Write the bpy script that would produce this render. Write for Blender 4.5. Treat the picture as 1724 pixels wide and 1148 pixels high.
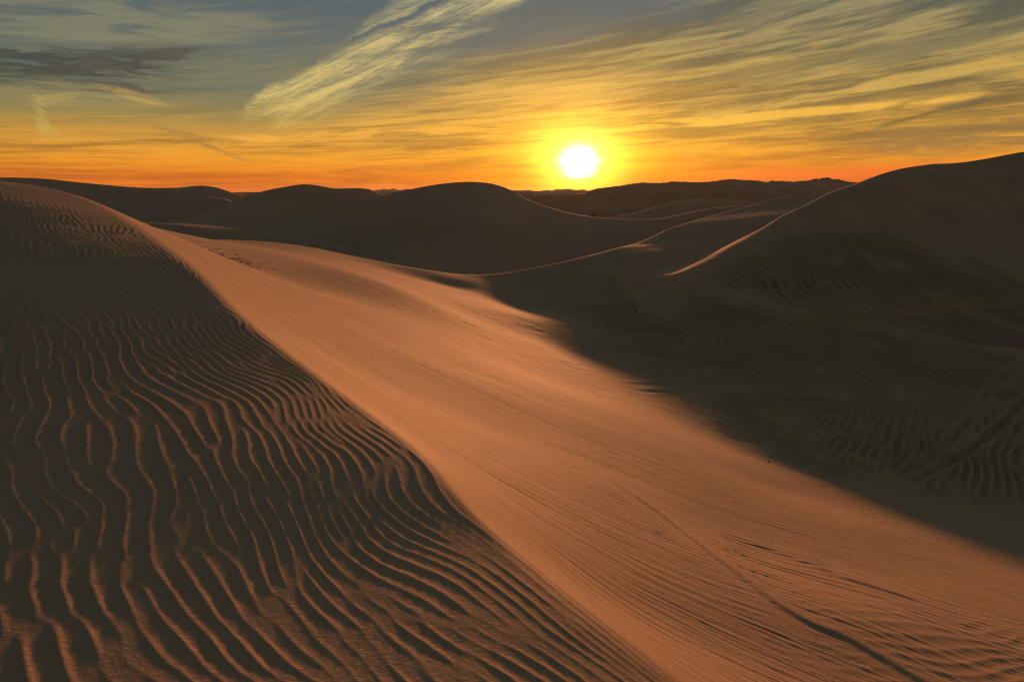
import bpy, math, random
import numpy as np

# ------------------------------------------------------------------ camera, sky, sun, exposure
sc = bpy.context.scene
for o in list(bpy.data.objects):
    bpy.data.objects.remove(o)
COL = sc.collection
CAMZ = 12.0                       # eye height above the valley datum
F = 1150.0                        # focal length in pixels of a 1724 px wide picture
PITCH = math.radians(12.36)
SP, CP = math.sin(PITCH), math.cos(PITCH)
SUN_PX = (975.0, 272.0)

cam_d = bpy.data.cameras.new('camera')
cam_d.sensor_width = 36.0
cam_d.lens = 36.0 * F / 1724.0
cam_d.clip_start = 0.05
cam_d.clip_end = 60000.0
cam = bpy.data.objects.new('camera', cam_d)
cam.location = (0, 0, CAMZ)
cam.rotation_euler = (math.radians(90) - PITCH, 0, 0)
COL.objects.link(cam)
sc.camera = cam

EXPO = 0.9
sc.view_settings.view_transform = 'Standard'
sc.view_settings.look = 'None'
sc.view_settings.gamma = 1.0
sc.view_settings.use_curve_mapping = False
sc.view_settings.exposure = EXPO
sc.cycles.use_denoising = True
sc.cycles.pixel_filter_type = 'BLACKMAN_HARRIS'
sc.cycles.filter_width = 1.2
sc.cycles.sample_clamp_indirect = 3.0


def ray(px, py):
    u = (px - 862.0) / F
    v = -(py - 574.0) / F
    return u, CP + v * SP, -SP + v * CP


def azel(px, py):
    x, y, z = ray(px, py)
    return math.atan2(x, y), math.atan2(z, math.hypot(x, y))


SUN_AZ, SUN_EL = azel(*SUN_PX)
LAMP_EL = SUN_EL

sun_d = bpy.data.lights.new('sun', 'SUN')
sun_d.energy = 2.35
sun_d.angle = math.radians(1.8)
sun_d.color = (1.0, 0.345, 0.118)
sun = bpy.data.objects.new('sun', sun_d)
sun.rotation_euler = (math.radians(90) - LAMP_EL, 0, math.pi - SUN_AZ)
sun.location = (0, 0, CAMZ + 30)
COL.objects.link(sun)


# ------------------------------------------------------------------ node helper
class NB:
    """small expression builder for shader nodes"""
    def __init__(s, nt):
        s.nt = nt

    def node(s, t, **kw):
        n = s.nt.nodes.new(t)
        for k, v in kw.items():
            setattr(n, k, v)
        return n

    def put(s, sock, v):
        if hasattr(v, 'links') or isinstance(v, bpy.types.NodeSocket):
            s.nt.links.new(v, sock)
        else:
            if isinstance(v, (tuple, list)) and sock.type == 'RGBA' and len(v) == 3:
                v = (*v, 1.0)
            sock.default_value = v

    def m(s, op, a, b=0.0, c=0.0, clamp=False):
        n = s.node('ShaderNodeMath', operation=op)
        n.use_clamp = clamp
        s.put(n.inputs[0], a)
        s.put(n.inputs[1], b)
        s.put(n.inputs[2], c)
        return n.outputs[0]

    def add(s, a, b): return s.m('ADD', a, b)
    def sub(s, a, b): return s.m('SUBTRACT', a, b)
    def mul(s, a, b): return s.m('MULTIPLY', a, b)
    def div(s, a, b): return s.m('DIVIDE', a, b)

    def ss(s, x, a, b):
        """smoothstep a..b -> 0..1"""
        n = s.node('ShaderNodeMapRange', interpolation_type='SMOOTHSTEP')
        s.put(n.inputs['Value'], x)
        s.put(n.inputs['From Min'], a)
        s.put(n.inputs['From Max'], b)
        return n.outputs[0]

    def lin(s, x, a, b, c=0.0, d=1.0):
        n = s.node('ShaderNodeMapRange')
        s.put(n.inputs['Value'], x)
        s.put(n.inputs['From Min'], a)
        s.put(n.inputs['From Max'], b)
        s.put(n.inputs['To Min'], c)
        s.put(n.inputs['To Max'], d)
        return n.outputs[0]

    def vec(s, x, y, z=0.0):
        n = s.node('ShaderNodeCombineXYZ')
        s.put(n.inputs[0], x)
        s.put(n.inputs[1], y)
        s.put(n.inputs[2], z)
        return n.outputs[0]

    def noise(s, v, scale=1.0, detail=4.0, rough=0.5, dist=0.0):
        n = s.node('ShaderNodeTexNoise')
        s.put(n.inputs['Vector'], v)
        n.inputs['Scale'].default_value = scale
        n.inputs['Detail'].default_value = detail
        n.inputs['Roughness'].default_value = rough
        n.inputs['Distortion'].default_value = dist
        return n.outputs['Fac']

    def mix(s, f, a, b, blend='MIX'):
        n = s.node('ShaderNodeMix', data_type='RGBA', blend_type=blend)
        s.put(n.inputs[0], f)
        s.put(n.inputs[6], a)
        s.put(n.inputs[7], b)
        return n.outputs[2]

    def ramp(s, f, stops, interp='EASE'):
        n = s.node('ShaderNodeValToRGB')
        s.put(n.inputs[0], f)
        cr = n.color_ramp
        cr.interpolation = interp
        while len(cr.elements) < len(stops):
            cr.elements.new(0.5)
        for e, (p, c) in zip(cr.elements, stops):
            e.position = p
            e.color = (*c, 1.0)
        return n.outputs[0]


def lin(r, g, b):
    def f(c):
        c /= 255.0
        return c / 12.92 if c <= 0.04045 else ((c + 0.055) / 1.055) ** 2.4
    return (f(r), f(g), f(b))


# ------------------------------------------------------------------ world: dusk sky with thin cloud
world = bpy.data.worlds.new('World')
sc.world = world
world.use_nodes = True
nt = world.node_tree
nt.nodes.clear()
N = NB(nt)
tc = N.node('ShaderNodeTexCoord')
sep = N.node('ShaderNodeSeparateXYZ')
nt.links.new(tc.outputs['Generated'], sep.inputs[0])
dx, dy, dz = sep.outputs[0], sep.outputs[1], sep.outputs[2]
A = N.m('ARCTAN2', dx, dy)                       # azimuth from +y, radians
E = N.m('ARCSINE', dz)                           # elevation
dA = N.sub(A, SUN_AZ)
cosA = N.m('COSINE', dA)
# angular distance to the sun
sx, sy, sz = (math.sin(SUN_AZ) * math.cos(SUN_EL), math.cos(SUN_AZ) * math.cos(SUN_EL), math.sin(SUN_EL))
dot = N.add(N.add(N.mul(dx, sx), N.mul(dy, sy)), N.mul(dz, sz))
ang = N.m('ARCCOSINE', N.m('MINIMUM', dot, 0.999999))
# clear gradient, elevation 0..90 deg -> 0..1 through a square root
ef = N.m('SQRT', N.m('MAXIMUM', N.div(E, math.pi / 2), 0.0))


def es(deg):
    return math.sqrt(max(deg, 0) / 90.0)


base = N.ramp(ef, [
    (0.0, lin(206, 106, 46)), (es(0.6), lin(226, 130, 48)), (es(1.7), lin(226, 148, 56)),
    (es(3.3), lin(206, 148, 62)), (es(5.2), lin(152, 134, 80)), (es(7.5), lin(102, 114, 98)),
    (es(14.5), lin(80, 96, 106)), (es(30), lin(78, 86, 86)), (1.0, lin(78, 84, 80))], 'LINEAR')
A_MIN, A_MAX, E_MIN, E_MAX = -1.2, 1.2, -0.2, 0.8


def curve_az(pts):
    """an elevation (radians) as a smooth function of azimuth, through picture points"""
    q = sorted(azel(*p) for p in pts)
    st = [((a_ - A_MIN) / (A_MAX - A_MIN), ((e_ - E_MIN) / (E_MAX - E_MIN),) * 3) for a_, e_ in q]
    g = N.ramp(N.lin(A, A_MIN, A_MAX), st, 'CARDINAL')
    return N.lin(g, 0.0, 1.0, E_MIN, E_MAX)


SA, CA = N.m('SINE', A), N.m('COSINE', A)
tilt = N.mul(E, N.m('EXPONENT', N.mul(SA, -0.8)))          # streaks level at the horizon, rising to the right higher up


def av(k, e, seed):
    return N.vec(N.mul(SA, k), e, N.add(N.mul(CA, k), seed))


n1 = N.noise(av(2.4, N.mul(tilt, 30.0), 3.1), 1.0, 6.0, 0.62, 0.35)
n2 = N.noise(av(6.0, N.mul(tilt, 95.0), 7.7), 1.0, 7.0, 0.64, 0.5)
n3 = N.noise(av(1.2, N.mul(tilt, 10.0), 1.3), 1.0, 3.0, 0.5, 0.2)
n4 = N.noise(av(16.0, N.mul(tilt, 300.0), 4.4), 1.0, 4.0, 0.6, 0.6)
streak = N.add(N.add(N.mul(n1, 0.42), N.mul(n2, 0.28)), N.add(N.mul(n3, 0.16), N.mul(n4, 0.14)))
veil = N.ss(streak, 0.43, 0.58)
# edge of the warm cloud veil: blue grey above this line, lit cloud below it
eT = curve_az([(-400, 180), (0, 205), (300, 205), (450, 215), (600, 175), (760, 120), (1000, 50), (1180, 0), (1400, -70), (1900, -160)])
fray = N.mul(N.sub(n1, 0.5), 0.10)
thick = N.ss(N.add(N.sub(E, eT), fray), 0.030, -0.040)
bright = N.ramp(ef, [
    (0.0, lin(238, 112, 44)), (es(1.2), lin(246, 134, 34)), (es(2.6), lin(248, 166, 48)),
    (es(5), lin(232, 172, 72)), (es(9), lin(196, 164, 92)), (es(13), lin(160, 148, 104)),
    (es(30), lin(98, 104, 98)), (1.0, lin(86, 90, 84))], 'LINEAR')
dark = N.ramp(ef, [
    (0.0, lin(170, 70, 36)), (es(1.2), lin(196, 104, 38)), (es(2.6), lin(172, 114, 50)),
    (es(5), lin(134, 108, 58)), (es(9), lin(102, 98, 68)), (es(13), lin(86, 92, 82)),
    (es(30), lin(76, 82, 80)), (1.0, lin(76, 80, 76))], 'LINEAR')
cloud = N.mix(veil, dark, bright)
sky = N.mix(N.mul(thick, 0.92), base, cloud)
lowveil = N.mul(N.ss(streak, 0.46, 0.62), 0.30)
sky = N.mix(lowveil, sky, N.mix(0.45, bright, dark))

wob = N.mul(N.sub(N.noise(N.vec(N.mul(A, 22.0), N.mul(E, 50.0), 0.0), 1.0, 6.0, 0.65), 0.5), 0.020)
Ew = N.add(E, wob)
# great feather of cloud: crisp upper edge, frayed lower edge
fU = curve_az([(392, 200), (410, 176), (440, 146), (500, 122), (560, 92), (620, 60), (700, 24), (780, -14), (880, -60)])
fL = curve_az([(392, 206), (450, 214), (530, 196), (600, 160), (680, 118), (760, 80), (840, 36), (905, 4), (980, -40)])
fcross = N.noise(N.vec(N.mul(N.add(A, N.mul(E, 1.0)), 60.0), N.mul(N.sub(E, N.mul(A, 0.22)), 420.0), 2.0), 1.0, 4.0, 0.62, 0.9)
fgrain = N.noise(N.vec(N.mul(N.add(N.mul(A, 0.92), N.mul(E, 0.39)), 9.0), N.mul(N.sub(N.mul(E, 0.92), N.mul(A, 0.39)), 85.0), 5.0), 1.0, 7.0, 0.70, 0.6)
ftex = N.add(N.mul(fcross, 0.28), N.mul(fgrain, 0.72))
az0, _e = azel(392, 200)
fin = N.ss(N.add(A, N.mul(N.sub(fcross, 0.5), 0.08)), az0 - 0.01, az0 + 0.05)
feU = N.ss(N.sub(fU, N.add(Ew, N.mul(N.sub(fgrain, 0.5), 0.02))), -0.003, 0.010)
feL = N.ss(N.sub(N.add(Ew, N.mul(N.sub(fgrain, 0.5), 0.06)), fL), -0.012, 0.024)
fmask = N.mul(N.mul(N.mul(feU, feL), fin), N.ss(ftex, 0.30, 0.66))
spine = N.m('EXPONENT', N.mul(N.m('POWER', N.div(N.sub(N.sub(fU, Ew), 0.011), 0.007), 2.0), -1.0))
# thinner strand above it
gU = curve_az([(470, 140), (520, 116), (560, 88), (610, 42), (660, 0), (720, -50)])
geU = N.ss(N.sub(gU, Ew), -0.006, 0.016)
geL = N.ss(N.sub(Ew, fU), 0.003, 0.009)
a1_, _e = azel(500, 120)
fmask2 = N.mul(N.mul(N.mul(geU, geL), N.ss(A, a1_, a1_ + 0.06)), N.ss(ftex, 0.30, 0.66))
fcol = N.ramp(ef, [(es(4), lin(250, 206, 104)), (es(8), lin(240, 212, 124)), (es(15), lin(222, 206, 136)), (1.0, lin(90, 90, 90))], 'LINEAR')
sky = N.mix(N.mul(fmask2, 0.52), sky, fcol)
sky = N.mix(N.mul(fmask, N.add(0.66, N.mul(spine, 0.2))), sky, fcol)


def blob(cx, cy, wx, wy, slope, col, amt, fscale=1.0, seed=0.0, n0=0.42, n1_=0.6):
    """a wisp of cloud round a picture point; wx, wy in pixels"""
    global sky
    a0, e0 = azel(cx, cy)
    ra, re = N.sub(A, a0), N.sub(E, e0)
    re = N.sub(re, N.mul(ra, slope))
    q = N.add(N.m('POWER', N.div(ra, wx / F), 2.0), N.m('POWER', N.div(re, wy / F), 2.0))
    g = N.m('EXPONENT', N.mul(q, -1.0))
    nn = N.noise(N.vec(N.mul(A, 9.0 * fscale), N.mul(N.sub(E, N.mul(A, slope)), 70.0 * fscale), seed), 1.0, 6.0, 0.64, 0.8)
    mk = N.mul(N.ss(N.mul(g, N.lin(nn, 0.3, 0.7, 0.0, 1.6)), 0.15, 0.8), amt)
    sky = N.mix(mk, sky, col)


blob(60, 105, 190, 22, 0.02, lin(66, 66, 62), 0.8, 1.8, 1.0)
blob(200, 100, 130, 20, 0.16, lin(74, 74, 68), 0.75, 1.0, 2.0)
blob(90, 140, 200, 9, 0.0, lin(70, 72, 70), 0.7, 1.2, 3.0)
blob(200, 40, 240, 34, 0.05, lin(142, 138, 108), 0.6, 0.8, 4.0)
blob(215, 162, 46, 9, -0.18, lin(214, 172, 88), 0.75, 1.5, 5.0)
blob(70, 196, 9, 30, -0.5, lin(200, 172, 92), 0.55, 2.0, 6.0)
blob(96, 168, 30, 9, 0.2, lin(190, 164, 96), 0.5, 2.0, 6.2)
blob(84, 224, 16, 8, -0.3, lin(206, 170, 84), 0.55, 2.0, 6.3)
blob(130, 160, 90, 22, 0.0, lin(160, 146, 96), 0.5, 1.2, 6.5)
blob(350, 246, 60, 4, -0.40, lin(150, 116, 62), 0.6, 2.2, 7.0)
blob(300, 222, 50, 5, -0.22, lin(160, 124, 66), 0.5, 2.2, 7.5)
blob(430, 236, 34, 9, 0.0, lin(248, 180, 70), 0.6, 1.5, 8.0)
blob(700, 222, 330, 10, 0.06, lin(252, 182, 70), 0.6, 0.8, 9.0)
blob(1230, 128, 260, 9, 0.12, lin(132, 118, 76), 0.7, 1.0, 10.0)
blob(1160, 152, 110, 5, 0.10, lin(138, 112, 62), 0.7, 1.2, 11.0)
blob(1560, 75, 260, 16, 0.16, lin(120, 114, 84), 0.7, 1.0, 12.0)
# a long thin trail, dark against the glow
eS = curve_az([(1330, 262), (1400, 243), (1480, 216), (1560, 191), (1650, 170), (1740, 149), (1900, 120)])
aS0, _e = azel(1380, 250)
sw = N.lin(A, aS0, aS0 + 0.28, 0.0016, 0.0058)
trail = N.m('EXPONENT', N.mul(N.m('POWER', N.div(N.sub(N.add(E, N.mul(N.sub(n2, 0.5), 0.010)), eS), sw), 2.0), -1.0))
trail = N.mul(N.mul(trail, N.ss(A, aS0, aS0 + 0.12)), N.lin(n1, 0.3, 0.6, 0.5, 0.95))
sky = N.mix(trail, sky, lin(98, 84, 60))
blob(1640, 230, 200, 22, 0.03, lin(132, 108, 68), 0.75, 0.8, 14.0)
blob(1300, 262, 260, 6, 0.02, lin(176, 112, 48), 0.6, 1.0, 15.0)
blob(900, 45, 300, 34, 0.12, lin(82, 98, 98), 0.8, 0.7, 16.0)
blob(560, 300, 300, 4, 0.0, lin(206, 100, 40), 0.6, 1.0, 17.0)
blob(1180, 205, 420, 8, 0.05, lin(255, 196, 78), 0.7, 0.8, 18.0)
blob(1500, 140, 300, 10, 0.13, lin(226, 184, 92), 0.6, 0.8, 19.0)

# the low red band right of the sun
redband = N.mul(N.m('EXPONENT', N.mul(N.m('POWER', N.div(N.sub(E, 0.022), 0.016), 2.0), -1.0)), N.mul(N.ss(A, 0.16, 0.40), N.ss(n2, 0.34, 0.60)))
sky = N.mix(N.mul(redband, 0.7), sky, lin(240, 104, 52))
# dusk: the vault darkens away from the sun
fall = N.ramp(N.div(ang, math.pi), [(0.0, (1, 1, 1)), (0.20, (0.95, 0.95, 0.95)), (0.32, (0.82, 0.83, 0.82)), (0.5, (0.66, 0.64, 0.64)), (1.0, (0.58, 0.57, 0.58))], 'LINEAR')
sky = N.mix(1.0, sky, fall, 'MULTIPLY')
# glow round the sun, broken by the cloud streaks
streaky = N.lin(n2, 0.3, 0.7, 0.72, 1.28)
angE = N.m('SQRT', N.add(N.m('POWER', N.mul(dA, 0.72), 2.0), N.m('POWER', N.sub(E, SUN_EL + 0.004), 2.0)))
angD = N.m('SQRT', N.add(N.m('POWER', N.mul(dA, 0.86), 2.0), N.m('POWER', N.sub(E, SUN_EL - 0.001), 2.0)))
g1 = N.mul(N.m('EXPONENT', N.mul(N.m('POWER', N.div(angE, 0.022), 1.25), -1.0)), 1.0)
g2 = N.m('EXPONENT', N.mul(N.m('POWER', N.div(angE, 0.060), 1.2), -1.0))
g3 = N.mul(N.ss(E, 0.26, 0.08), N.m('EXPONENT', N.mul(N.m('POWER', N.div(angE, 0.20), 1.3), -1.0)))
halo = N.mix(1.0, sky, N.vec(N.mul(N.mul(g1, streaky), 7.0), N.mul(N.mul(g1, streaky), 4.0), N.mul(g1, 0.5)), 'ADD')
halo = N.mix(1.0, halo, N.vec(N.mul(g2, 0.9), N.mul(N.mul(g2, streaky), 0.42), N.mul(g2, 0.0)), 'ADD')
halo = N.mix(1.0, halo, N.vec(N.mul(N.mul(g3, streaky), 0.20), N.mul(N.mul(g3, streaky), 0.08), 0.0), 'ADD')
disc = N.mul(N.m('EXPONENT', N.mul(N.m('POWER', N.div(N.m('MAXIMUM', N.add(angD, N.mul(N.sub(n2, 0.5), 0.018)), 0.0), 0.0115), 1.8), -1.0)), 14.0)
halo = N.mix(1.0, halo, N.vec(disc, disc, disc), 'ADD')
bg = N.node('ShaderNodeBackground')
nt.links.new(halo, bg.inputs[0])
bg.inputs[1].default_value = 1.0 / (2 ** EXPO)
nish = N.node('ShaderNodeTexSky')
nish.sky_type = 'NISHITA'
nish.sun_disc = False
nish.sun_elevation = SUN_EL
nish.sun_rotation = SUN_AZ
nish.dust_density = 3.0
nbg = N.node('ShaderNodeBackground')
nt.links.new(nish.outputs[0], nbg.inputs[0])
nbg.inputs[1].default_value = 0.002
addn = N.node('ShaderNodeAddShader')
nt.links.new(bg.outputs[0], addn.inputs[0])
nt.links.new(nbg.outputs[0], addn.inputs[1])
wo = N.node('ShaderNodeOutputWorld')
nt.links.new(addn.outputs[0], wo.inputs[0])
world.cycles.sampling_method = 'MANUAL'
world.cycles.sample_map_resolution = 1024

# ------------------------------------------------------------------ height functions
rng = np.random.default_rng(7)


def P(px, py, Y, dz_=0.0):
    x, y, z = ray(px, py)
    return (x / y * Y, Y, z / y * Y + dz_)


class TPS:
    def __init__(s, pts, lam=1e-3):
        p = np.array(pts, float)
        s.c = p[:, :2]
        n = len(p)
        K = s.k(s.c[:, None, :] - s.c[None, :, :]) + lam * np.eye(n)
        Q = np.c_[np.ones(n), s.c]
        M = np.block([[K, Q], [Q.T, np.zeros((3, 3))]])
        s.w = np.linalg.solve(M, np.r_[p[:, 2], np.zeros(3)])

    @staticmethod
    def k(d):
        r = np.sqrt((d ** 2).sum(-1) + 0.01)
        return r ** 2 * np.log(r + 0.2)

    def __call__(s, x, y):
        out = s.w[-3] + s.w[-2] * x + s.w[-1] * y
        for (cx, cy), w in zip(s.c, s.w[:-3]):
            r2 = (x - cx) ** 2 + (y - cy) ** 2 + 0.01
            r = np.sqrt(r2)
            out = out + w * r2 * np.log(r + 0.2)
        return out


def smin(a, b, k):
    h = np.clip(0.5 + 0.5 * (b - a) / k, 0, 1)
    return b + (a - b) * h - k * h * (1 - h)


def smax(a, b, k):
    return -smin(-a, -b, k)


def hermite(pts):
    """monotone-ish cubic interpolation through (x, v...) rows, linear outside"""
    p = np.array(sorted(pts), float)
    xs = p[:, 0]

    def f(x, j):
        v = p[:, j]
        d = np.diff(v) / np.diff(xs)
        m = np.empty(len(v))
        m[0], m[-1] = d[0], d[-1]
        m[1:-1] = (d[:-1] * np.diff(xs)[1:] + d[1:] * np.diff(xs)[:-1]) / (xs[2:] - xs[:-2])
        x_ = np.clip(x, xs[0], xs[-1])
        i = np.clip(np.searchsorted(xs, x_) - 1, 0, len(xs) - 2)
        h = xs[i + 1] - xs[i]
        t = (x_ - xs[i]) / h
        y = ((2 * t ** 3 - 3 * t ** 2 + 1) * v[i] + (t ** 3 - 2 * t ** 2 + t) * h * m[i]
             + (-2 * t ** 3 + 3 * t ** 2) * v[i + 1] + (t ** 3 - t ** 2) * h * m[i + 1])
        return y + np.where(x < xs[0], (x - xs[0]) * m[0], 0) + np.where(x > xs[-1], (x - xs[-1]) * m[-1], 0)
    return f


# crest between the rippled face and the sunlit flank
CREST0 = [P(-300, 262, 29.13), P(-120, 285, 22.90), P(0, 303, 18.96), P(60, 311, 17.06), P(130, 328, 15.20), P(200, 360, 13.23), P(260, 400, 11.33),
          P(330, 455, 9.33), P(400, 525, 7.59), P(480, 590, 6.38), P(560, 650, 5.51), P(640, 708, 4.74),
          P(720, 775, 4.07), P(800, 865, 3.50), P(870, 930, 3.20), P(950, 1000, 2.90), P(1060, 1095, 2.60),
          P(1250, 1260, 2.25)]
CREST0 += [(1.9, 1.2, -2.35), (3.2, -0.6, -2.6), (5.5, -3.5, -2.8)]
A_PTS = CREST0 + [
    (-1.7, 2.0, -1.62), (-0.6, 2.0, -1.69), (0.3, 1.6, -1.84), (-2.6, 3.0, -1.56), (-1.2, 3.0, -1.64), (-0.2, 2.9, -1.76),
    (-3.2, 4.0, -1.47), (-1.9, 4.0, -1.56), (-4.2, 5.2, -1.32), (-5.6, 6.8, -1.02), (-7.0, 9.0, -0.62), (-4.5, 7.6, -1.17),
    (-8.6, 12.0, -0.18), (-11.0, 15.5, 0.12), (-9, 6, -0.8), (-12, 10, -0.2), (-5, 2, -1.5), (-6, -1, -1.4), (0, 0, -1.72), (0, -3, -1.7),
    (-3, -6, -1.5), (-20, 0, 0.0), (-25, 15, 0.9), (4, -8, -2.2), (-30, -20, 1.0), (0, -30, -1.5)]
# crest of the saddle ridge beyond the valley
CREST1 = [P(-300, 372, 34), P(0, 385, 36), P(200, 398, 37), P(300, 401, 38), P(420, 403, 40), P(520, 413, 42), P(600, 428, 44),
          P(700, 449, 46), P(760, 460, 48), P(830, 461, 50), P(900, 450, 52), P(1000, 425, 56), P(1100, 393, 62),
          P(1180, 369, 69), P(1250, 350, 75), P(1350, 326, 90), P(1440, 312, 105), P(1600, 300, 125), P(1800, 290, 150)]
# crest of the big dune on the right
CREST2 = [P(1140, 444, 42), P(1180, 426, 44), P(1260, 393, 47), P(1320, 369, 49.5), P(1380, 345, 52), P(1440, 317, 55), P(1475, 300, 56.5),
          P(1510, 287, 58), P(1560, 277, 60), P(1640, 269, 62), P(1724, 254, 64), P(1850, 240, 68), P(2100, 225, 75)]
B_PTS = CREST0[1:] + CREST1[2:13] + CREST2[1:] + [
    P(470, 470, 19.5), P(560, 500, 18), P(500, 440, 26.5), P(650, 480, 27), P(640, 560, 14.5), P(750, 560, 20), P(600, 620, 8.8),
    P(800, 700, 9.6), P(880, 620, 18.5), P(1000, 680, 15), P(1000, 800, 8.3), P(1000, 900, 5.5), P(1000, 1000, 3.8),
    P(900, 540, 33), P(900, 580, 26.5), P(820, 500, 41), P(880, 500, 43), P(780, 530, 28.5),
    P(1200, 1100, 3.9), P(1200, 900, 7.3), P(1200, 800, 11), P(1450, 1050, 5.3), P(1450, 920, 8.8), P(1724, 1100, 5.6),
    P(1724, 960, 9.8), P(1450, 880, 10.6), P(1200, 770, 13.0), P(1320, 830, 11.8), P(1724, 1148, 5.0), P(1100, 640, 24), P(1300, 700, 20.5), P(1400, 790, 16.5), P(1560, 850, 14), P(1700, 860, 14.6),
    P(1300, 500, 36), P(1500, 420, 45), P(1500, 560, 30), P(1700, 500, 38), P(1700, 400, 49), P(1700, 330, 57),
    P(1500, 340, 53), P(1700, 600, 28), P(1700, 720, 20.5), P(1000, 520, 40), P(1000, 600, 28), P(1200, 560, 31),
    P(1500, 700, 21.5), P(1100, 450, 48),
    P(1900, 900, 13), P(2000, 700, 25), P(2200, 500, 42), (12, 5, -4.8), (9, -2, -4.5), (14, -12, -5),
    (22, 2, -5.2), (-8, -3, 4.0), (-3, -3, 1.0)]
E_PTS = CREST1[11:] + [P(1150, 425, 50), P(1200, 402, 56), P(1300, 366, 62), P(1360, 345, 75), P(1400, 332, 90),
                       (60, 80, -3), (90, 90, -4)]

fA, fB, fE = TPS(A_PTS), TPS(B_PTS), TPS(E_PTS)
c0, c1 = hermite(CREST0), hermite(CREST1)
_c2x0 = CREST2[0][0]
CREST2X = [(_c2x0 - 30, 36, 12.0), (_c2x0 - 8, 38.5, 0.0), (_c2x0 - 3, 40.5, -3.6)] + CREST2
c2 = hermite(CREST2X)
MA = lambda p: np.array(p)


def polydist(x, y, pts):
    """distance to a ground polyline and signed side (positive left of travel), and arc position"""
    best = np.full(x.shape, 1e9)
    side = np.zeros(x.shape)
    arc = np.zeros(x.shape)
    L0 = 0.0
    tot = sum(math.hypot(b[0] - a[0], b[1] - a[1]) for a, b in zip(pts[:-1], pts[1:]))
    for a, b in zip(pts[:-1], pts[1:]):
        ex, ey = b[0] - a[0], b[1] - a[1]
        L = math.hypot(ex, ey)
        t = np.clip(((x - a[0]) * ex + (y - a[1]) * ey) / L ** 2, 0, 1)
        qx, qy = x - a[0] - t * ex, y - a[1] - t * ey
        d = np.hypot(qx, qy)
        m = d < best
        best = np.where(m, d, best)
        side = np.where(m, np.sign(ex * qy - ey * qx), side)
        arc = np.where(m, (L0 + t * L) / tot, arc)
        L0 += L
    return best, side, arc


def graph_dist(x, y, pts):
    """signed distance to a curve whose x always grows, and its position 0..1"""
    f = hermite([(p[0], p[1]) for p in pts])
    xa, xb = min(p[0] for p in pts), max(p[0] for p in pts)
    yy = f(x, 1)
    sl = (f(x + 0.02, 1) - f(x - 0.02, 1)) / 0.04
    return (y - yy) / np.sqrt(1 + sl ** 2), np.clip((x - xa) / (xb - xa), 0, 1)


def smooth_noise(x, y, lam, seed):
    """value noise, cubic"""
    r = np.random.default_rng(seed)
    T = r.standard_normal((256, 256))
    u, v = x / lam + 1000.3, y / lam + 1000.7
    iu, iv = np.floor(u).astype(int), np.floor(v).astype(int)
    fu, fv = u - iu, v - iv
    fu, fv = fu * fu * (3 - 2 * fu), fv * fv * (3 - 2 * fv)
    g = lambda i, j: T[i % 256, j % 256]
    return (g(iu, iv) * (1 - fu) + g(iu + 1, iv) * fu) * (1 - fv) + (g(iu, iv + 1) * (1 - fu) + g(iu + 1, iv + 1) * fu) * fv


def base_height(x, y):
    a = fA(x, y)
    b = fB(x, y)
    k0 = 0.018 + 0.005 * np.clip(y, 0, 15) + 0.16 * (1 - np.clip((y - 2.5) / 1.0, 0, 1)) ** 2
    left = y + x * 0.75                       # beyond the first dune only the valley surface counts
    a = a + 0.35 * np.clip(x * 0.9 + y - 8.2 - np.clip(-x - 8, 0, None) * 0.0, 0, None)
    zc2, yc2 = c2(x, 2), c2(x, 1)
    D = zc2 - 0.33 * (y - yc2)
    e = fE(x, y)
    back = smax(D, e, 0.4)
    zc1, yc1 = c1(x, 2), c1(x, 1)
    C = zc1 - 0.40 * (y - yc1) * (1 - 0.25 * np.clip((y - yc1) / 40, 0, 1))
    k2 = (0.45 + 1.1 * np.exp(-((x - 12.5) / 3.0) ** 2)) * (1 + 0.35 * smooth_noise(x, y, 4.0, 77).clip(-1, 1))
    b = np.where(x > _c2x0 - 12, smin(b, back, k2), b)
    b = smin(b, C, 0.30)
    b = np.maximum(b, -16.0)
    far = smin(a, b, k0)
    return far, a, b


# ---- ripples: band-passed noise as an analytic signal, so crests fork and join like wind ripples
TN, TL = 1024, 72.0            # texels, wavelengths per tile


def ripple_tile(sx_, sy_, seed, kx=1.0):
    r = np.random.default_rng(seed)
    w = np.fft.fft2(r.standard_normal((TN, TN)))
    fr = np.fft.fftfreq(TN, TL / TN)
    KX, KY = np.meshgrid(fr, fr, indexing='ij')
    G = np.exp(-((KX - kx) / sx_) ** 2 / 2 - (KY / sy_) ** 2 / 2)
    z = np.fft.ifft2(w * G)
    return z / np.sqrt((np.abs(z) ** 2).mean())


def streak_tile(seed, lo=0.4, hi=2.2, ky=0.05):
    r = np.random.default_rng(seed)
    w = np.fft.fft2(r.standard_normal((TN, TN)))
    fr = np.fft.fftfreq(TN, TL / TN)
    KX, KY = np.meshgrid(fr, fr, indexing='ij')
    G = ((np.abs(KX) > lo) & (np.abs(KX) < hi)) * np.exp(-(KY / ky) ** 2 / 2) / (np.abs(KX) + 0.2)
    z = np.fft.ifft2(w * G).real
    return z / z.std()


def samp(T, u, v):
    u = u * (TN / TL)
    v = v * (TN / TL)
    iu, iv = np.floor(u).astype(int), np.floor(v).astype(int)
    fu, fv = u - iu, v - iv
    g = lambda i, j: T[i % TN, j % TN]
    return (g(iu, iv) * (1 - fu) + g(iu + 1, iv) * fu) * (1 - fv) + (g(iu, iv + 1) * (1 - fu) + g(iu + 1, iv + 1) * fu) * fv


def profile(z, skew=0.55, sharp=1.0):
    ph = np.angle(z)
    amp = np.clip(np.abs(z) * 1.3, 0, 1)
    h = 0.5 + 0.5 * np.cos(ph + skew * np.sin(ph))
    if sharp != 1.0:
        h = h ** sharp
    return (h - 0.4) * amp


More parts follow.
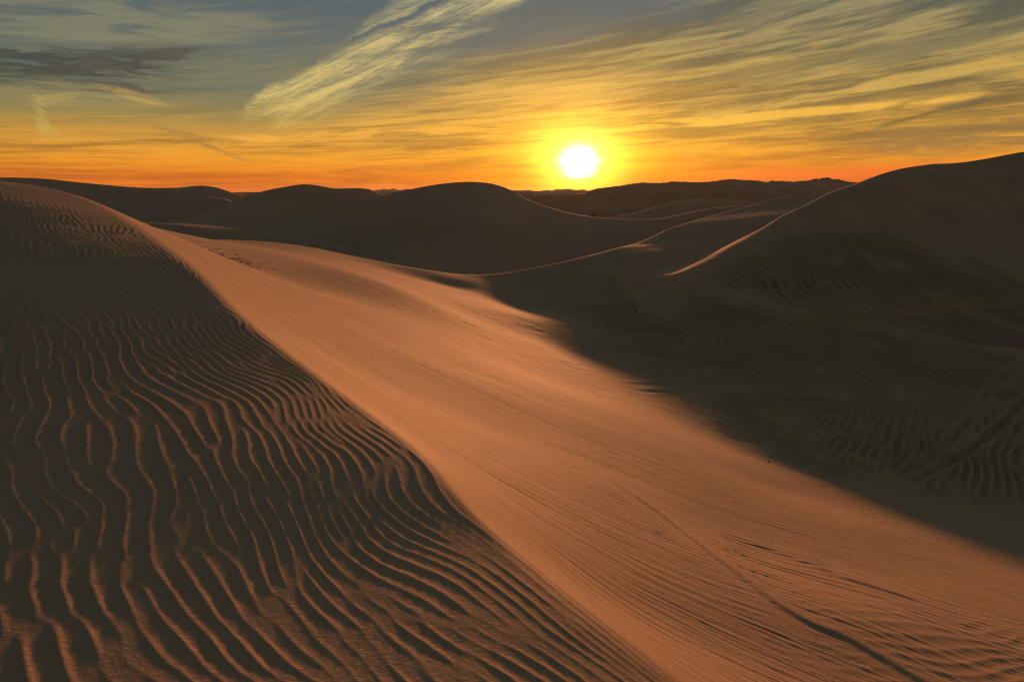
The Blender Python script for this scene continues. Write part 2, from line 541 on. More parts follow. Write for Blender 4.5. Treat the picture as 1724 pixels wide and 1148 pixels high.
R1 = ripple_tile(0.15, 0.12, 11)
R2 = ripple_tile(0.15, 0.12, 12)
R3 = ripple_tile(0.16, 0.16, 13)
S1 = streak_tile(14, ky=0.20)
S2 = streak_tile(15, 0.25, 1.2, 0.07)


def ground(px, py, Yg, f=None):
    """where the picture ray meets the bare surface, starting from a guess"""
    x, y, z = ray(px, py)
    Y = np.linspace(1.2, 130, 6000)
    X, Z = x / y * Y, z / y * Y
    H = base_height(X, Y)[0]
    hit = np.where(H > Z)[0]
    i = hit[0] if len(hit) else -1
    return (float(X[i]), float(Y[i]))


def gdir(p, q):
    a, b = ground(*p, 0), ground(*q, 0)
    d = np.array([b[0] - a[0], b[1] - a[1]])
    return d / np.hypot(*d)


def sstep(x, a, b):
    t = np.clip((x - a) / (b - a), 0, 1)
    return t * t * (3 - 2 * t)


def uv_along(x, y, d, rot=0.0):
    """u across the given direction, v along it"""
    c, s_ = math.cos(rot), math.sin(rot)
    tx, ty = d[0] * c - d[1] * s_, d[0] * s_ + d[1] * c
    nx, ny = -ty, tx
    if nx * 0.1 + ny < 0:
        nx, ny = -nx, -ny
    return x * nx + y * ny, x * tx + y * ty


STREAK_DIR = gdir((800, 690), (1150, 828))
STREAK_DIR2 = gdir((420, 480), (760, 640))
RIP_LOW_DIR = gdir((1200, 870), (1420, 935))
RIP_CORNER_DIR = gdir((1400, 1010), (1640, 1030))
BOWL_DIRS = [(gdir((1150, 690), (1350, 720)), (1130, 690), 31), (gdir((1380, 600), (1450, 640)), (1420, 620), 32),
             (gdir((1650, 760), (1655, 840)), (1680, 800), 33), (gdir((1480, 500), (1600, 560)), (1520, 500), 34)]
BOWL_C = [ground(*p[1], 0) for p in BOWL_DIRS]
TRACKS_PX = [
    ([(868, 590), (950, 606), (1050, 616), (1150, 603), (1250, 574), (1350, 546), (1450, 533), (1600, 514), (1760, 498)], 0.20, 0.065),
    ([(900, 602), (970, 614), (1060, 625), (1160, 613), (1260, 585), (1360, 556), (1450, 541), (1600, 524), (1760, 512)], 0.22, 0.050),
    ([(1110, 717), (1200, 768), (1290, 806), (1380, 821), (1450, 814), (1530, 790), (1590, 752), (1640, 700), (1670, 648), (1724, 608), (1800, 580)], 0.16, 0.030),
    ([(1290, 812), (1350, 826), (1420, 831), (1480, 826), (1560, 797), (1630, 760), (1690, 712), (1724, 672), (1800, 620)], 0.16, 0.038),
    ([(1080, 478), (1200, 490), (1330, 522), (1400, 541), (1520, 560), (1660, 590), (1760, 600)], 0.5, -0.045),
    ([(1000, 640), (1110, 647), (1250, 646), (1400, 652)], 0.22, 0.014),
    ([(1010, 652), (1110, 659), (1250, 657), (1400, 664)], 0.22, 0.014),
    ([(900, 490), (960, 482), (1040, 470), (1110, 465)], 0.35, 0.03),
]
TRACKS = [([ground(*p, 0) for p in pts], w, d) for pts, w, d in TRACKS_PX]
CREASE = [ground(*p, 0) for p in [(960, 770), (1060, 830), (1150, 895), (1240, 962), (1290, 1003), (1340, 1035), (1430, 1075), (1560, 1148), (1640, 1180)]]
CREASE2 = [ground(*p, 0) for p in [(1190, 880), (1290, 920), (1340, 938), (1400, 962), (1480, 990), (1560, 1010)]]
SHOULDER = [P(*p)[:2] for p in [(1340, 371, 46), (1390, 351, 48), (1440, 331, 50), (1480, 319, 51), (1560, 303, 53), (1640, 295, 54), (1724, 288, 55), (1900, 280, 58)]]
SHOULDER2 = [P(*p)[:2] for p in [(1290, 384, 46), (1370, 358, 49), (1420, 338, 51), (1470, 314, 53), (1520, 300, 54)]]
NOTCH = [(ground(705, 462, 0), 2.2, 0.5), (ground(765, 478, 0), 1.6, 0.35), (ground(620, 440, 0), 3.0, 0.5)]
_rp = ground(1500, 600, 0)


QY = np.array([p[1] for p in CREST0][::-1]); QX = np.array([p[0] for p in CREST0][::-1])


def detail(x, y, a, b):
    """wind ripples, streaks, ruts: metres of relief on the bare surface"""
    r = np.hypot(x, y)
    rf = sstep(r, 66.0, 44.0)
    onA = sstep(b - a, -0.02 - 0.22 * sstep(y, 3.5, 2.6), 0.03)
    near_crest = np.exp(-((b - a) / 0.09) ** 2)
    h = np.zeros(x.shape)
    # -- rippled face
    xcr, = (np.interp(y, QY, QX),)
    q = (xcr - x) * 0.74
    th = 0.42 + 0.30 * sstep(q, 0.0, 4.0)
    wx = smooth_noise(x, y, 1.5, 1) * 0.12 + smooth_noise(x, y, 0.55, 2) * 0.045
    wy = smooth_noise(x, y, 1.7, 3) * 0.10
    px_, py_ = x + 1.5 + wx, y - 5.0 + wy
    n0 = math.atan2(1.0, 1.1)
    ang_ = n0 - (th - 0.42)
    u = px_ * np.cos(ang_) + py_ * np.sin(ang_)
    u = -q * 0.75 + u * 0.25 + wx * 0.7
    v = -px_ * np.sin(ang_) + py_ * np.cos(ang_)
    qq = np.clip(-u + 0.3, -0.5, None)
    lam = np.clip(0.063 + 0.016 * np.clip(qq, 0, None), 0, 0.118) * (1 + 0.6 * sstep(y, 6, 16))
    ysc = 1.0 / (1 + 0.6 * sstep(y, 6, 16))
    U = -np.log1p(np.clip(qq, -0.5, 3.4) * 0.016 / 0.063) / 0.016 - np.clip(qq - 3.4, 0, None) / 0.117
    U = U * ysc
    ra = samp(R1, U + 9, v / 0.105)
    rb = samp(R3, U * 0.98 + 31, v / 0.105 + 17)
    rough = sstep(smooth_noise(x, y, 1.9, 5) + 0.9 * sstep(q, 2.2, 3.4) * sstep(y, 3.6, 2.4), 0.2, 1.4)
    z = ra * (1 - 0.75 * rough) + rb * 0.75 * rough
    m = 1.0 - 0.35 * sstep(y, 10.0, 18)
    rip = profile(z, 0.75, 1.15) * lam * (0.050 + 0.036 * sstep(q, 1.0, 3.5)) * m * (1 + 0.9 * np.exp(-((y - 9.5) / 3.0) ** 2))
    wr = samp(S1, x / 0.10 + 5, y / 0.16) * 0.0007 * sstep(y, 7, 3)      # little wrinkles across the windward sides
    h += onA * (rip + wr)
    # -- sunlit flank: streaks, finer ripples downhill
    onB = 1 - onA
    sdc, acr = graph_dist(x, y, CREASE)
    dcr = np.abs(sdc)
    calm = 1 - 0.85 * np.exp(-(dcr / 0.18) ** 2) * sstep(acr, 0.0, 0.05) * sstep(acr, 1.0, 0.95)
    u, v = uv_along(x + smooth_noise(x, y, 3.0, 8) * 0.16 + smooth_noise(x, y, 0.6, 81) * 0.018, y + smooth_noise(x, y, 2.2, 9) * 0.16 + smooth_noise(x, y, 0.5, 82) * 0.018, STREAK_DIR)
    st = samp(S1, u / 0.09, v / 0.30)
    st2 = samp(S2, u / 0.35 + 11, v / 0.7)
    patch = 0.35 + 0.65 * sstep(smooth_noise(x * 0.6, y, 1.6, 21), -0.9, 0.8)
    crest_clear = sstep(b - a, -0.03, -0.45)
    h += onB * rf * crest_clear * patch * calm * (st * 0.0017 + np.clip(st2, -3, 1.0) * 0.0017) * sstep(y, 30.0, 12.0)
    # deeper scored lines
    sc_ = samp(S1, u / 0.5 + 23, v / 0.9)
    h -= onB * crest_clear * rf * np.exp(-(sc_ / 0.05) ** 2) * 0.006 * sstep(smooth_noise(x, y, 1.2, 22), 0.3, 1.4)
    sdc, acr = graph_dist(x, y, CREASE)
    dcr = np.abs(sdc)
    right = sstep(x * 0.8 + y * 0.35, 2.5, 4.2)
    u, v = uv_along(x + smooth_noise(x, y, 1.2, 24) * 0.08, y + smooth_noise(x, y, 1.0, 25) * 0.08, RIP_LOW_DIR)
    rr = profile(samp(R2, u / 0.135, v / 0.16), 0.4)
    u2, v2 = uv_along(x + smooth_noise(x, y, 0.8, 26) * 0.06, y + smooth_noise(x, y, 0.8, 27) * 0.06, RIP_CORNER_DIR)
    rr2 = profile(samp(R3, u2 / 0.17, v2 / 0.2 + 7), 0.4)
    wcor = sstep(y, 6.8, 5.2) * sstep(x, 2.0, 3.2)
    slopewin = sstep(y, 13.0, 10.0) * (1 - 0.9 * np.exp(-(dcr / 0.22) ** 2))
    h += onB * right * slopewin * ((1 - wcor) * rr * 0.0085 + wcor * rr2 * 0.011) * (0.35 + 0.65 * sstep(smooth_noise(x, y, 1.4, 28), -1.0, 0.8))
    # little scarps
    for (pts, hh, wd) in ((CREASE, 0.024, 0.05), (CREASE2, 0.016, 0.08)):
        sd, ar = (sdc, acr) if pts is CREASE else graph_dist(x, y, pts)
        sd = sd + smooth_noise(x, y, 0.9, 29) * 0.015
        wd2 = wd * (0.6 + 1.6 * ar)
        env = sstep(ar, 0.0, 0.55) * sstep(ar, 1.0, 0.85)
        h += onB * env * hh * sstep(sd, -wd2, wd2 * 0.4) * np.exp(-np.clip(sd, 0, None) / 0.5)
    ruts = np.ones(x.shape)
    for pts, w, dep in TRACKS:
        ruts *= 1 - 0.85 * np.exp(-(polydist(x, y, pts)[0] / (w * 1.3)) ** 2)
    # -- valley ripples in drifting directions
    wsum = np.zeros(x.shape)
    hv = np.zeros(x.shape)
    for (d, _, seed), c in zip(BOWL_DIRS, BOWL_C):
        w = np.exp(-2.2 * (((x - c[0]) / 4.0) ** 2 + ((y - c[1]) / 5.5) ** 2)) + 1e-9
        uu, vv = uv_along(x + smooth_noise(x, y, 2.5, seed) * 0.25, y + smooth_noise(x, y, 2.5, seed + 10) * 0.25, d)
        lam2 = {31: 0.27, 32: 0.34, 33: 0.27, 34: 0.50}[seed]
        hv += w * (lam2 / 0.27) * profile(samp(R2, uu / lam2 + seed, vv / (lam2 * 1.2)), 0.3)
        wsum += w
    valley = sstep(y + 0.10 * x, 14.0, 18.0) * sstep(x + 0.15 * y, 7.5, 11.0)
    big = sstep(smooth_noise(x, y, 6.0, 41), -1.6, 0.4)
    h += onB * rf * valley * hv / wsum * 0.10 * (0.55 + 0.45 * sstep(y, 14.0, 17.5) + 0.5 * sstep(y, 20, 40)) * (0.75 + 0.25 * big) * ruts * 1.65 * sstep(c1(x, 1) - y, 0.5, 9.0) * np.where(x > _c2x0 - 3, sstep(c2(x, 1) - y, 0.5, 8.0), 1.0)
    # rough patch in the hollow
    lump = smooth_noise(x, y, 0.7, 42) * 0.5 + smooth_noise(x, y, 0.33, 43) * 0.35
    g = np.exp(-(((x - 1.0) / 7.0) ** 2 + ((y - 28) / 12.0) ** 2))
    h += onB * g * lump * 0.012
    h += onB * crest_clear * sstep(y, 20, 12) * (smooth_noise(x, y, 1.7, 91) * 0.012 + smooth_noise(x, y, 0.8, 92) * 0.003)
    # broad undulation everywhere
    h += smooth_noise(x, y, 5.0, 44) * 0.010 * sstep(y, 3, 12) + smooth_noise(x, y, 13.0, 45) * 0.07 * sstep(y, 14, 30)
    # soft shoulders running down the right dune
    for pts, w_, hh in ((SHOULDER, 1.3, 0.9), (SHOULDER2, 0.9, 0.6)):
        sd, ar = graph_dist(x, y, pts)
        h += hh * np.where(sd > 0, np.exp(-(sd / (w_ * 2.2)) ** 2), np.exp(-(sd / w_) ** 2)) * sstep(ar, 0.0, 0.2)
    # ruts
    for pts, w, dep in TRACKS:
        d, s_, ar = polydist(x, y, pts)
        env = sstep(ar, 0.10, 0.40)
        dep = dep * (1.6 + 2.6 * sstep(y, 14.5, 17.5))
        g = -dep * np.exp(-(d / w) ** 2 * 2.2) + 0.55 * dep * np.exp(-((d - w * 1.35) / (w * 0.55)) ** 2)
        h += env * g * onB * (0.7 + 0.3 * np.clip(smooth_noise(x, y, 1.1, 46), -1, 1))
    for (c, rad, dep) in NOTCH:
        rr_ = np.hypot(x - c[0], (y - c[1]) * 0.8)
        h -= dep * 0.4 * np.exp(-(rr_ / rad) ** 2)
    return h


# ------------------------------------------------------------------ materials
def sand_material(name, col=(0.43, 0.315, 0.22), bump_scale=1.0, far=False, ripple=None):
    mt = bpy.data.materials.new(name)
    mt.use_nodes = True
    t = mt.node_tree
    t.nodes.clear()
    n = NB(t)
    geo = n.node('ShaderNodeNewGeometry')
    pos = geo.outputs['Position']
    c_dark = tuple(c * 0.90 for c in col)
    c_light = tuple(min(1, c * 1.06) for c in col)
    broad = n.noise(pos, 0.35 if not far else 0.02, 4.0, 0.55)
    c = n.mix(n.ss(broad, 0.35, 0.68), c_dark + (1,), c_light + (1,))
    bs = n.node('ShaderNodeBsdfPrincipled')
    bs.inputs['Roughness'].default_value = 0.85
    bs.inputs['Specular IOR Level'].default_value = 0.12
    if not far:
        grain = n.noise(pos, 420.0, 2.0, 0.7)
        c = n.mix(n.ss(grain, 0.30, 0.72), n.mix(0.22, c, (0.10, 0.075, 0.055, 1)), n.mix(0.22, c, (0.75, 0.62, 0.48, 1)))
        spk = n.noise(pos, 900.0, 0.0, 0.5)
        mid = n.noise(pos, 55.0, 3.0, 0.6)
        lo = n.noise(pos, 9.0, 4.0, 0.6)
        hgt = n.add(n.add(n.mul(grain, 0.0009), n.mul(mid, 0.0036)), n.mul(lo, 0.006))
        bp = n.node('ShaderNodeBump')
        bp.inputs['Strength'].default_value = 0.8 * bump_scale
        bp.inputs['Distance'].default_value = 1.0
        n.put(bp.inputs['Height'], hgt)
        t.links.new(bp.outputs[0], bs.inputs['Normal'])
    else:
        mp = n.node('ShaderNodeMapping')
        mp.inputs['Scale'].default_value = (0.25, 0.6, 0.6)
        t.links.new(pos, mp.inputs[0])
        lo = n.noise(mp.outputs[0], 1.0, 6.0, 0.6)
        bp = n.node('ShaderNodeBump')
        bp.inputs['Strength'].default_value = 0.5
        bp.inputs['Distance'].default_value = 0.25
        n.put(bp.inputs['Height'], lo)
        t.links.new(bp.outputs[0], bs.inputs['Normal'])
    n.put(bs.inputs['Base Color'], c)
    o = n.node('ShaderNodeOutputMaterial')
    t.links.new(bs.outputs[0], o.inputs[0])
    return mt


M_SAND = sand_material('sand')
M_FAR = sand_material('far_sand', (0.40, 0.30, 0.225), far=True)


def grid_mesh(name, X, Y, Z, mat, label, cat='dune', closed=False, kind='structure', facemask=None, group=None):
    nr, nc = X.shape
    idx = np.arange(nr * nc).reshape(nr, nc)
    if closed:
        nxt = np.roll(idx, -1, axis=1)
        q = np.stack([idx[:-1], nxt[:-1], nxt[1:], idx[1:]], -1).reshape(-1, 4)
    else:
        q = np.stack([idx[:-1, :-1], idx[:-1, 1:], idx[1:, 1:], idx[1:, :-1]], -1).reshape(-1, 4)
    if facemask is not None:
        q = q[facemask.reshape(-1)]
    used = np.zeros(nr * nc, bool)
    used[q.ravel()] = True
    remap = np.cumsum(used) - 1
    q = remap[q]
    co = np.stack([X.ravel(), Y.ravel(), Z.ravel() + CAMZ], -1)[used].astype(np.float32)
    me = bpy.data.meshes.new(name)
    me.vertices.add(len(co))
    me.vertices.foreach_set('co', co.ravel())
    me.loops.add(q.size)
    me.loops.foreach_set('vertex_index', q.ravel().astype(np.int32))
    me.polygons.add(len(q))
    me.polygons.foreach_set('loop_start', (np.arange(len(q)) * 4).astype(np.int32))
    me.polygons.foreach_set('use_smooth', np.ones(len(q), bool))
    me.update(calc_edges=True)
    me.materials.append(mat)
    # make the normals look up
    if len(me.polygons) and me.polygons[len(q) // 2].normal.z < 0:
        me.flip_normals()
    ob = bpy.data.objects.new(name, me)
    COL.objects.link(ob)
    ob['label'] = label
    ob['category'] = cat
    ob['kind'] = kind
    if group:
        ob['group'] = group
    return ob


# ------------------------------------------------------------------ near ground on a ring grid, finest towards the valley
deg = math.radians
th = np.concatenate([np.linspace(deg(-180), deg(-100), 24, endpoint=False), np.linspace(deg(-100), deg(-42), 60, endpoint=False),
                     np.linspace(deg(-42), deg(42), 960, endpoint=False), np.linspace(deg(42), deg(100), 60, endpoint=False),
                     np.linspace(deg(100), deg(180), 24, endpoint=False)])
rs = np.concatenate([np.geomspace(0.3, 1.5, 30, endpoint=False), np.geomspace(1.5, 8, 600, endpoint=False),
                     np.geomspace(8, 60, 420, endpoint=False), np.geomspace(60, 128, 90)])
R, TH = np.meshgrid(rs, th, indexing='ij')
GX, GY = R * np.sin(TH), R * np.cos(TH)
GZ, GA, GB = base_height(GX, GY)
GZ = GZ + detail(GX, GY, GA, GB)
# let the rim of the ring sink so the far dunes take over
fx = (GX[:-1, :] + GX[1:, :]) / 2
fy = (GY[:-1, :] + GY[1:, :]) / 2
fa = (GB - GA)[:-1, :]
ff = fy - (12.5 + 0.0 * fx)
on_dune = (fa > 0) | ((fy < 12.0 + 0.9 * np.clip(6.0 - fx, -4, 24)) & (fy < 38))
front2 = (fx > 3.0) & (fy < c2(fx, 1)) & (fy < c1(fx, 1))
valley_m = ~on_dune & (fy < c1(fx, 1))
right_m = valley_m & (fy - 30.0 > -(fx - 13.0) * 0.9) & (fx > 7.0)
back_m = ~on_dune & ~valley_m
grid_mesh('sand_dune', GX, GY, GZ, M_SAND, 'nearest dune with deep wind ripples and an orange sunlit flank', closed=True, facemask=on_dune)
grid_mesh('valley_floor', GX, GY, GZ, M_SAND, 'shaded sand hollow with tyre tracks between the near dunes', 'valley', closed=True, facemask=valley_m & ~right_m)
grid_mesh('sand_dune', GX, GY, GZ, M_SAND, 'large dark dune rising to the right edge with thin lit crest', closed=True, facemask=right_m)
grid_mesh('sand_dune', GX, GY, GZ, M_SAND, 'back side of the low saddle ridge beyond the hollow', closed=True, facemask=back_m)

# ------------------------------------------------------------------ dunes farther off, each a body of its own


def sweep_dune(label, pts, front, back, depth, nx=260, nfront=90, nback=26, seed=0, rough=0.25, blen=None, round_=0.8, name='sand_dune', mat=None):
    w = [P(*p) for p in pts]
    f = hermite(w)
    x0, x1 = w[0][0], w[-1][0]
    xs = np.linspace(x0 - 0.0 * (x1 - x0), x1, nx)
    yc, zc = f(xs, 1), f(xs, 2)
    blen = blen or depth * 0.8
    dn = np.concatenate([-np.linspace(1, 0, nfront) ** 1.7 * depth, np.linspace(0, 1, nback)[1:] ** 1.6 * blen])
    D, XX = np.meshgrid(dn, xs, indexing='ij')
    YC, ZC = np.meshgrid(yc, dn, indexing='xy')[0], np.meshgrid(zc, dn, indexing='xy')[0]
    fs = front * (1 - 0.30 * np.clip(-D / depth, 0, 1))
    drop = np.where(D < 0, -D * fs, D * back)
    drop = np.sqrt(drop ** 2 + (round_ * 0.5) ** 2) - round_ * 0.5
    ends = 1.0
    Z = ZC - drop * ends
    YY = YC + D
    Z = Z + smooth_noise(XX, YY, depth * 0.35, seed + 100) * rough * sstep(-D, 0, depth * 0.4) + smooth_noise(XX, YY, depth * 0.12, seed + 101) * rough * 0.25 * sstep(-D, 0, depth * 0.2)
    Z = np.maximum(Z, -30)
    return grid_mesh(name, XX, YY, Z, mat or M_FAR, label)


sweep_dune('long dark dune on the left skyline behind the rippled crest',
           [(-500, 330, 304.0), (-250, 310, 312.0), (-60, 301, 320.0), (20, 299, 320.0), (70, 301, 320.0), (150, 309, 320.0), (250, 316.5, 316.8), (300, 316, 313.6), (345, 313, 310.4), (368, 317, 307.2), (395, 327, 300.8), (440, 345, 291.2), (520, 372, 280.0)],
           0.17, 0.25, 130, seed=1, rough=1.2)
sweep_dune('low dark shoulder in front of the left skyline dune',
           [(-200, 380, 255.0), (0, 372, 251.6), (150, 360, 246.5), (240, 346, 243.1), (290, 335, 241.4), (330, 330, 239.7), (370, 334, 238.0), (420, 350, 234.6), (500, 378, 229.5)],
           0.15, 0.12, 90, seed=2, rough=0.6)
sweep_dune('dark twin humped dune left of the central dune',
           [(120, 396, 170.0), (240, 380, 180.2), (300, 370, 190.4), (360, 351, 207.4), (430, 327, 229.5), (480, 315, 238.0), (515, 310.5, 243.1), (538, 313, 244.8), (560, 317, 248.2), (600, 317, 255.0), (622, 319, 256.7), (640, 327, 258.4), (690, 345, 258.4), (800, 380, 255.0)],
           0.17, 0.3, 120, seed=3, rough=0.8, round_=1.6)
sweep_dune('low pale sand ridge left of the saddle',
           [(60, 374, 82.5), (200, 375, 85.0), (245, 376, 87.5), (300, 378, 90.0), (360, 385, 92.5), (420, 394, 95.0), (500, 404, 97.5), (600, 420, 100.0)],
           0.11, 0.10, 30, seed=4, rough=0.2)
sweep_dune('broad dark dune in the centre below the skyline',
           [(240, 415, 120.9), (320, 402, 127.1), (420, 389, 136.4), (500, 369, 145.7), (560, 351, 155.0), (640, 331, 164.3), (700, 317, 170.5), (750, 309, 173.6), (795, 306.5, 175.2), (830, 310, 173.6), (862, 321, 169.0),
            (890, 337, 162.8), (930, 351, 156.6), (970, 361, 151.9), (1010, 366.5, 148.8), (1080, 369, 147.2), (1150, 368, 145.7), (1300, 372, 145.7)],
           0.16, 0.42, 118, seed=5, rough=0.7, round_=1.2, nx=420, nfront=130)
sweep_dune('small lit crest right of the central dune',
           [(960, 380, 195.2), (1040, 364, 201.6), (1070, 358, 204.8), (1110, 346, 211.2), (1150, 336.5, 217.6), (1185, 336, 220.8), (1230, 345, 220.8), (1290, 358, 220.8)],
           0.15, 0.30, 60, seed=6, rough=0.2, round_=1.6)
sweep_dune('thin bright crest curving behind the saddle',
           [(1060, 372, 190.4), (1110, 362, 193.8), (1150, 349, 197.2), (1190, 338, 202.3), (1220, 335, 205.7), (1250, 339, 205.7), (1300, 347, 204.0), (1360, 356, 202.3)],
           0.15, 0.32, 60, seed=7, rough=0.2, round_=1.6)
sweep_dune('low crest just above the saddle ridge on the right',
           [(1040, 384, 142.0), (1100, 372, 144.8), (1150, 360, 147.7), (1200, 350, 151.9), (1260, 346, 156.2), (1320, 341, 160.5), (1400, 331, 167.6), (1500, 325, 173.2)],
           0.15, 0.32, 60, seed=8, rough=0.2, round_=1.6)
sweep_dune('dark shoulder dune behind the right dune',
           [(1280, 350, 202.5), (1330, 335, 209.2), (1390, 322, 216.0), (1440, 313, 222.8), (1480, 310, 226.8), (1560, 306, 232.2), (1700, 300, 236.3)],
           0.22, 0.32, 30, seed=9, rough=0.4, round_=0.4)


def far_field(label, y0, y1, x0, x1, lam, amp, base_z, seed, top_pts, name='dune_field'):
    """a field of small far dunes: ridged noise under a skyline read from the picture"""
    ys = np.linspace(y0, y1, 190)
    xs = np.linspace(x0, x1, 420)
    YY, XX = np.meshgrid(ys, xs, indexing='ij')
    wx = smooth_noise(XX, YY, lam * 1.5, seed) * lam * 0.4
    n1_ = smooth_noise(XX + wx, YY * 1.6, lam, seed + 1)
    n2_ = smooth_noise(XX + wx, YY * 1.6 + XX * 0.3, lam * 0.45, seed + 2)
    rid = (1 - np.abs(np.tanh(n1_ * 1.1))) + 0.4 * (1 - np.abs(np.tanh(n2_ * 1.2)))
    w = [P(*p) for p in top_pts]
    f = hermite([(p[0] / p[1], p[1], p[2] / p[1]) for p in w])
    top = f(XX / YY, 2)                         # elevation slope of the skyline
    t = sstep(YY, y0, y0 + (y1 - y0) * 0.8)
    Z = base_z * (1 - t) + t * top * y1 + (rid - 0.95) * amp * (0.35 + 0.65 * (1 - t * 0.6))
    lim = top * YY + 0.0012 * YY + smooth_noise(XX, YY * 0.4, 14, seed + 5) * 0.9 + smooth_noise(XX, YY * 0.4, 34, seed + 6) * 1.0
    Z = smin(Z, lim, 0.8)
    return grid_mesh(name, XX, YY, Z, M_FAR, label)


far_field('dark hummocky dunes along the skyline right of the sun', 230, 480, -60, 330, 21, 7.5, -9.0, 50,
          [(820, 330, 460), (870, 324, 460), (930, 328, 460), (975, 326, 460), (1010, 320, 460), (1040, 315, 460), (1070, 311.5, 460), (1110, 311, 460), (1150, 309, 460), (1190, 307, 460), (1235, 304.5, 460), (1280, 307, 460), (1330, 310, 460),
           (1360, 309, 460), (1385, 305.5, 460), (1420, 308, 460), (1450, 310, 460), (1600, 305, 460)])
far_field('far dark dune belt on the horizon under the sun', 520, 900, -900, 700, 60, 3.0, -8.0, 60,
          [(-600, 322, 900), (0, 322, 900), (500, 324, 900), (700, 323, 900), (850, 321, 900), (900, 322.5, 900), (950, 322, 900), (1010, 322, 900), (1200, 318, 900), (1500, 318, 900), (1900, 318, 900)])

# plain to the horizon
gx = np.concatenate([-np.geomspace(2900, 60, 40), np.linspace(-50, 50, 11), np.geomspace(60, 2900, 40)])
PX_, PY_ = np.meshgrid(gx, gx)
PZ = np.full(PX_.shape, -20.0)
grid_mesh('desert_plain', PX_, PY_, PZ, M_FAR, 'flat sand desert reaching to the horizon behind the dunes', 'desert')


def mountain(label, pts, Y, seed):
    w = [P(px, py, Y) for px, py in pts]
    f = hermite([(p[0], p[1], p[2]) for p in w])
    xs = np.linspace(w[0][0], w[-1][0], 160)
    dn = np.linspace(-1, 1, 31)
    DD, XX = np.meshgrid(dn, xs, indexing='ij')
    zt = np.meshgrid(f(xs, 2), dn, indexing='xy')[0]
    Z = -25 + (zt + 25) * (1 - np.abs(DD)) ** 0.8
    Z += smooth_noise(XX, DD * 300, 30, seed) * 3 * (1 - np.abs(DD)) * (np.abs(DD) > 0.01)
    Z += smooth_noise(XX, DD * 300, 12, seed + 1) * 1.5 * (1 - np.abs(DD))
    mt = M_ROCK
    return grid_mesh('mountain', XX, Y + DD * 300, Z, mt, label, 'mountain')


M_ROCK = sand_material('rock', (0.20, 0.19, 0.19), far=True)
mountain('pale hazy jagged mountain left of the central dune', [(610, 326), (628, 324), (640, 320), (650, 318.6), (655, 319.5), (660, 317.6), (668, 320), (676, 318.8), (686, 318.4), (694, 320.4), (704, 323), (716, 326)], 1900, 70)
mountain('faint low mountain on the horizon just left of the sun', [(850, 324), (868, 321), (885, 320.5), (905, 322), (925, 321), (945, 319.5), (960, 319), (980, 321), (1000, 324)], 2300, 80)


# ------------------------------------------------------------------ air: thin dust haze in one closed box
ztop = max(max(v.co.z for v in list(o.data.vertices)[::max(1, len(o.data.vertices) // 4000)]) for o in COL.objects if o.type == 'MESH')
ztop = max(ztop, CAMZ) + 3.0
hb = bpy.data.meshes.new('haze')
zb = -36.0
S_ = 3000.0
hv_ = [(x, y, z) for z in (zb, ztop) for (x, y) in ((-S_, -S_), (S_, -S_), (S_, S_), (-S_, S_))]
hb.from_pydata(hv_, [], [(0, 3, 2, 1), (4, 5, 6, 7), (0, 1, 5, 4), (1, 2, 6, 5), (2, 3, 7, 6), (3, 0, 4, 7)])
hm = bpy.data.materials.new('haze_air')
hm.use_nodes = True
hm.node_tree.nodes.clear()
vn = hm.node_tree.nodes.new('ShaderNodeVolumePrincipled')
vn.inputs['Color'].default_value = (0.88, 0.87, 0.85, 1)
vn.inputs['Density'].default_value = 0.00003
vn.inputs['Anisotropy'].default_value = 0.6
on = hm.node_tree.nodes.new('ShaderNodeOutputMaterial')
hm.node_tree.links.new(vn.outputs[0], on.inputs['Volume'])
hb.materials.append(hm)
hz = bpy.data.objects.new('haze', hb)
hz['kind'] = 'stuff'
hz['label'] = 'thin dusty haze hanging over the dunes at sunset'
hz['category'] = 'haze'
COL.objects.link(hz)
sc.cycles.volume_bounces = 0

# ------------------------------------------------------------------ half buried brush and a stone
rr_ = random.Random(5)


def surf(x, y):
    X, Y = np.array([[x]]), np.array([[y]])
    z, a, b = base_height(X, Y)
    return float((z + detail(X, Y, a, b))[0, 0]) + CAMZ


def twig_mesh(name, pts, r0):
    """a bent five sided stick"""
    V, Fc = [], []
    n = len(pts)
    for i, p in enumerate(pts):
        rad = r0 * (1 - 0.75 * i / (n - 1))
        for k in range(5):
            a = k * 2 * math.pi / 5
            V.append((p[0] + rad * math.cos(a), p[1] + rad * math.sin(a) * 0.6, p[2] + rad * math.sin(a)))
    for i in range(n - 1):
        for k in range(5):
            k2_ = (k + 1) % 5
            Fc.append((i * 5 + k, i * 5 + k2_, (i + 1) * 5 + k2_, (i + 1) * 5 + k))
    return V, Fc


bm_ = bpy.data.materials.new('dead_wood')
bm_.use_nodes = True
b_ = bm_.node_tree.nodes['Principled BSDF']
b_.inputs['Roughness'].default_value = 0.9
nb_ = NB(bm_.node_tree)
geo_ = nb_.node('ShaderNodeNewGeometry')
nb_.put(b_.inputs['Base Color'], nb_.mix(nb_.noise(geo_.outputs['Position'], 30.0, 3.0), (0.035, 0.026, 0.018, 1), (0.10, 0.075, 0.05, 1)))


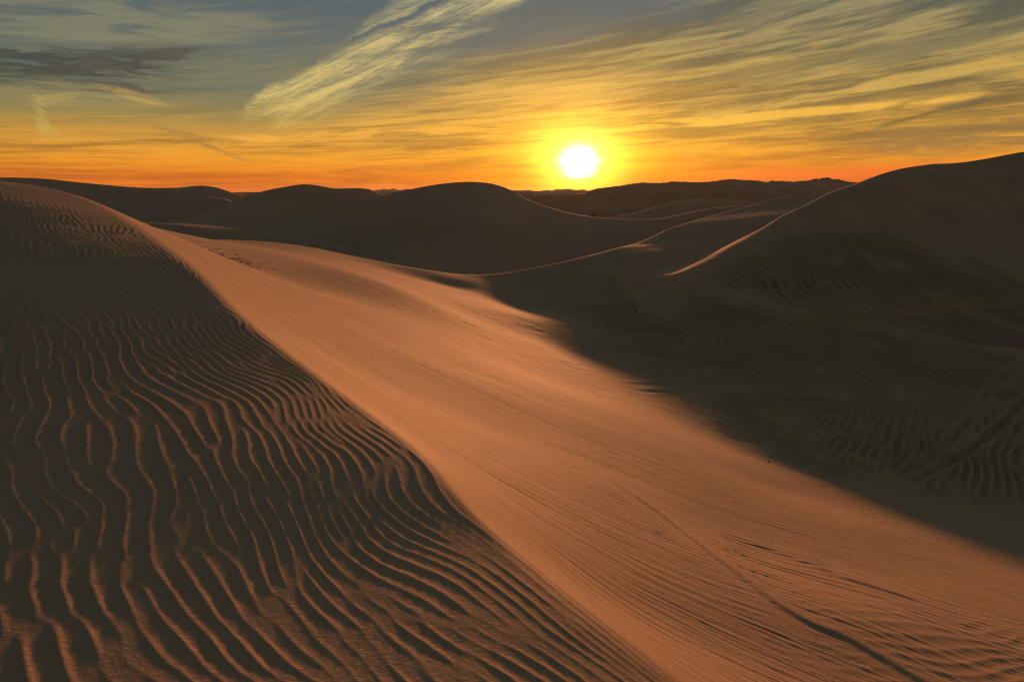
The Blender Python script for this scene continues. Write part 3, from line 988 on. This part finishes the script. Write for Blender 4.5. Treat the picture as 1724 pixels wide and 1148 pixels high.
def brush_patch(name, label, centre_px, half_px, n, seed):
    rg = random.Random(seed)
    V, Fc = [], []
    cx, cy = ground(*centre_px, 0)
    for i in range(n):
        gx_ = cx + rg.gauss(0, half_px[0])
        gy_ = cy + rg.gauss(0, half_px[1])
        z0 = surf(gx_, gy_)
        a = rg.uniform(0, 2 * math.pi)
        L = rg.uniform(0.08, 0.26)
        rise = rg.uniform(0.0, 0.05)
        pts = []
        for k in range(5):
            t = k / 4
            pts.append((gx_ + math.cos(a) * L * t + rg.gauss(0, 0.01), gy_ + math.sin(a) * L * t + rg.gauss(0, 0.01), z0 - 0.01 + rise * math.sin(t * 2.4) + rg.gauss(0, 0.006)))
        v, f = twig_mesh('t', pts, rg.uniform(0.004, 0.009))
        o_ = len(V)
        V += v
        Fc += [tuple(q + o_ for q in ff_) for ff_ in f]
    me = bpy.data.meshes.new(name)
    me.from_pydata(V, [], Fc)
    me.materials.append(bm_)
    ob = bpy.data.objects.new(name, me)
    ob['label'] = label
    ob['category'] = 'brush'
    ob['kind'] = 'stuff'
    COL.objects.link(ob)


brush_patch('dead_brush', 'dark patch of dead twigs half buried in the sand beside the lit crest', (398, 439), (0.33, 0.9), 150, 3)
brush_patch('dead_brush', 'thin scatter of dead twigs just behind the darker twig patch', (375, 424), (0.4, 0.8), 50, 4)


def stone(label, px_, size, seed):
    rg = np.random.default_rng(seed)
    me = bpy.data.meshes.new('stone')
    V, Fc = [], []
    nu, nv = 14, 9
    gx_, gy_ = ground(*px_, 0)
    z0 = surf(gx_, gy_)
    ph = rg.uniform(0, 6.28, 8)
    for j in range(nv):
        la = -math.pi / 2 + math.pi * j / (nv - 1)
        for i in range(nu):
            lo_ = 2 * math.pi * i / nu
            rad = size * (1 + 0.16 * math.sin(2 * lo_ + ph[0]) * math.cos(la) + 0.10 * math.sin(3 * lo_ + 2 * la + ph[1]) + 0.06 * math.sin(5 * la + ph[2]))
            V.append((gx_ + 1.3 * rad * math.cos(la) * math.cos(lo_), gy_ + rad * math.cos(la) * math.sin(lo_), z0 + 0.3 * size + 0.7 * rad * math.sin(la)))
    for j in range(nv - 1):
        for i in range(nu):
            i2 = (i + 1) % nu
            Fc.append((j * nu + i, j * nu + i2, (j + 1) * nu + i2, (j + 1) * nu + i))
    me.from_pydata(V, [], Fc)
    me.materials.append(bm_)
    ob = bpy.data.objects.new('stone', me)
    ob['label'] = label
    ob['category'] = 'stone'
    COL.objects.link(ob)


stone('small dark stone lying in the shaded hollow above the curved tyre tracks', (1294, 776), 0.026, 1)
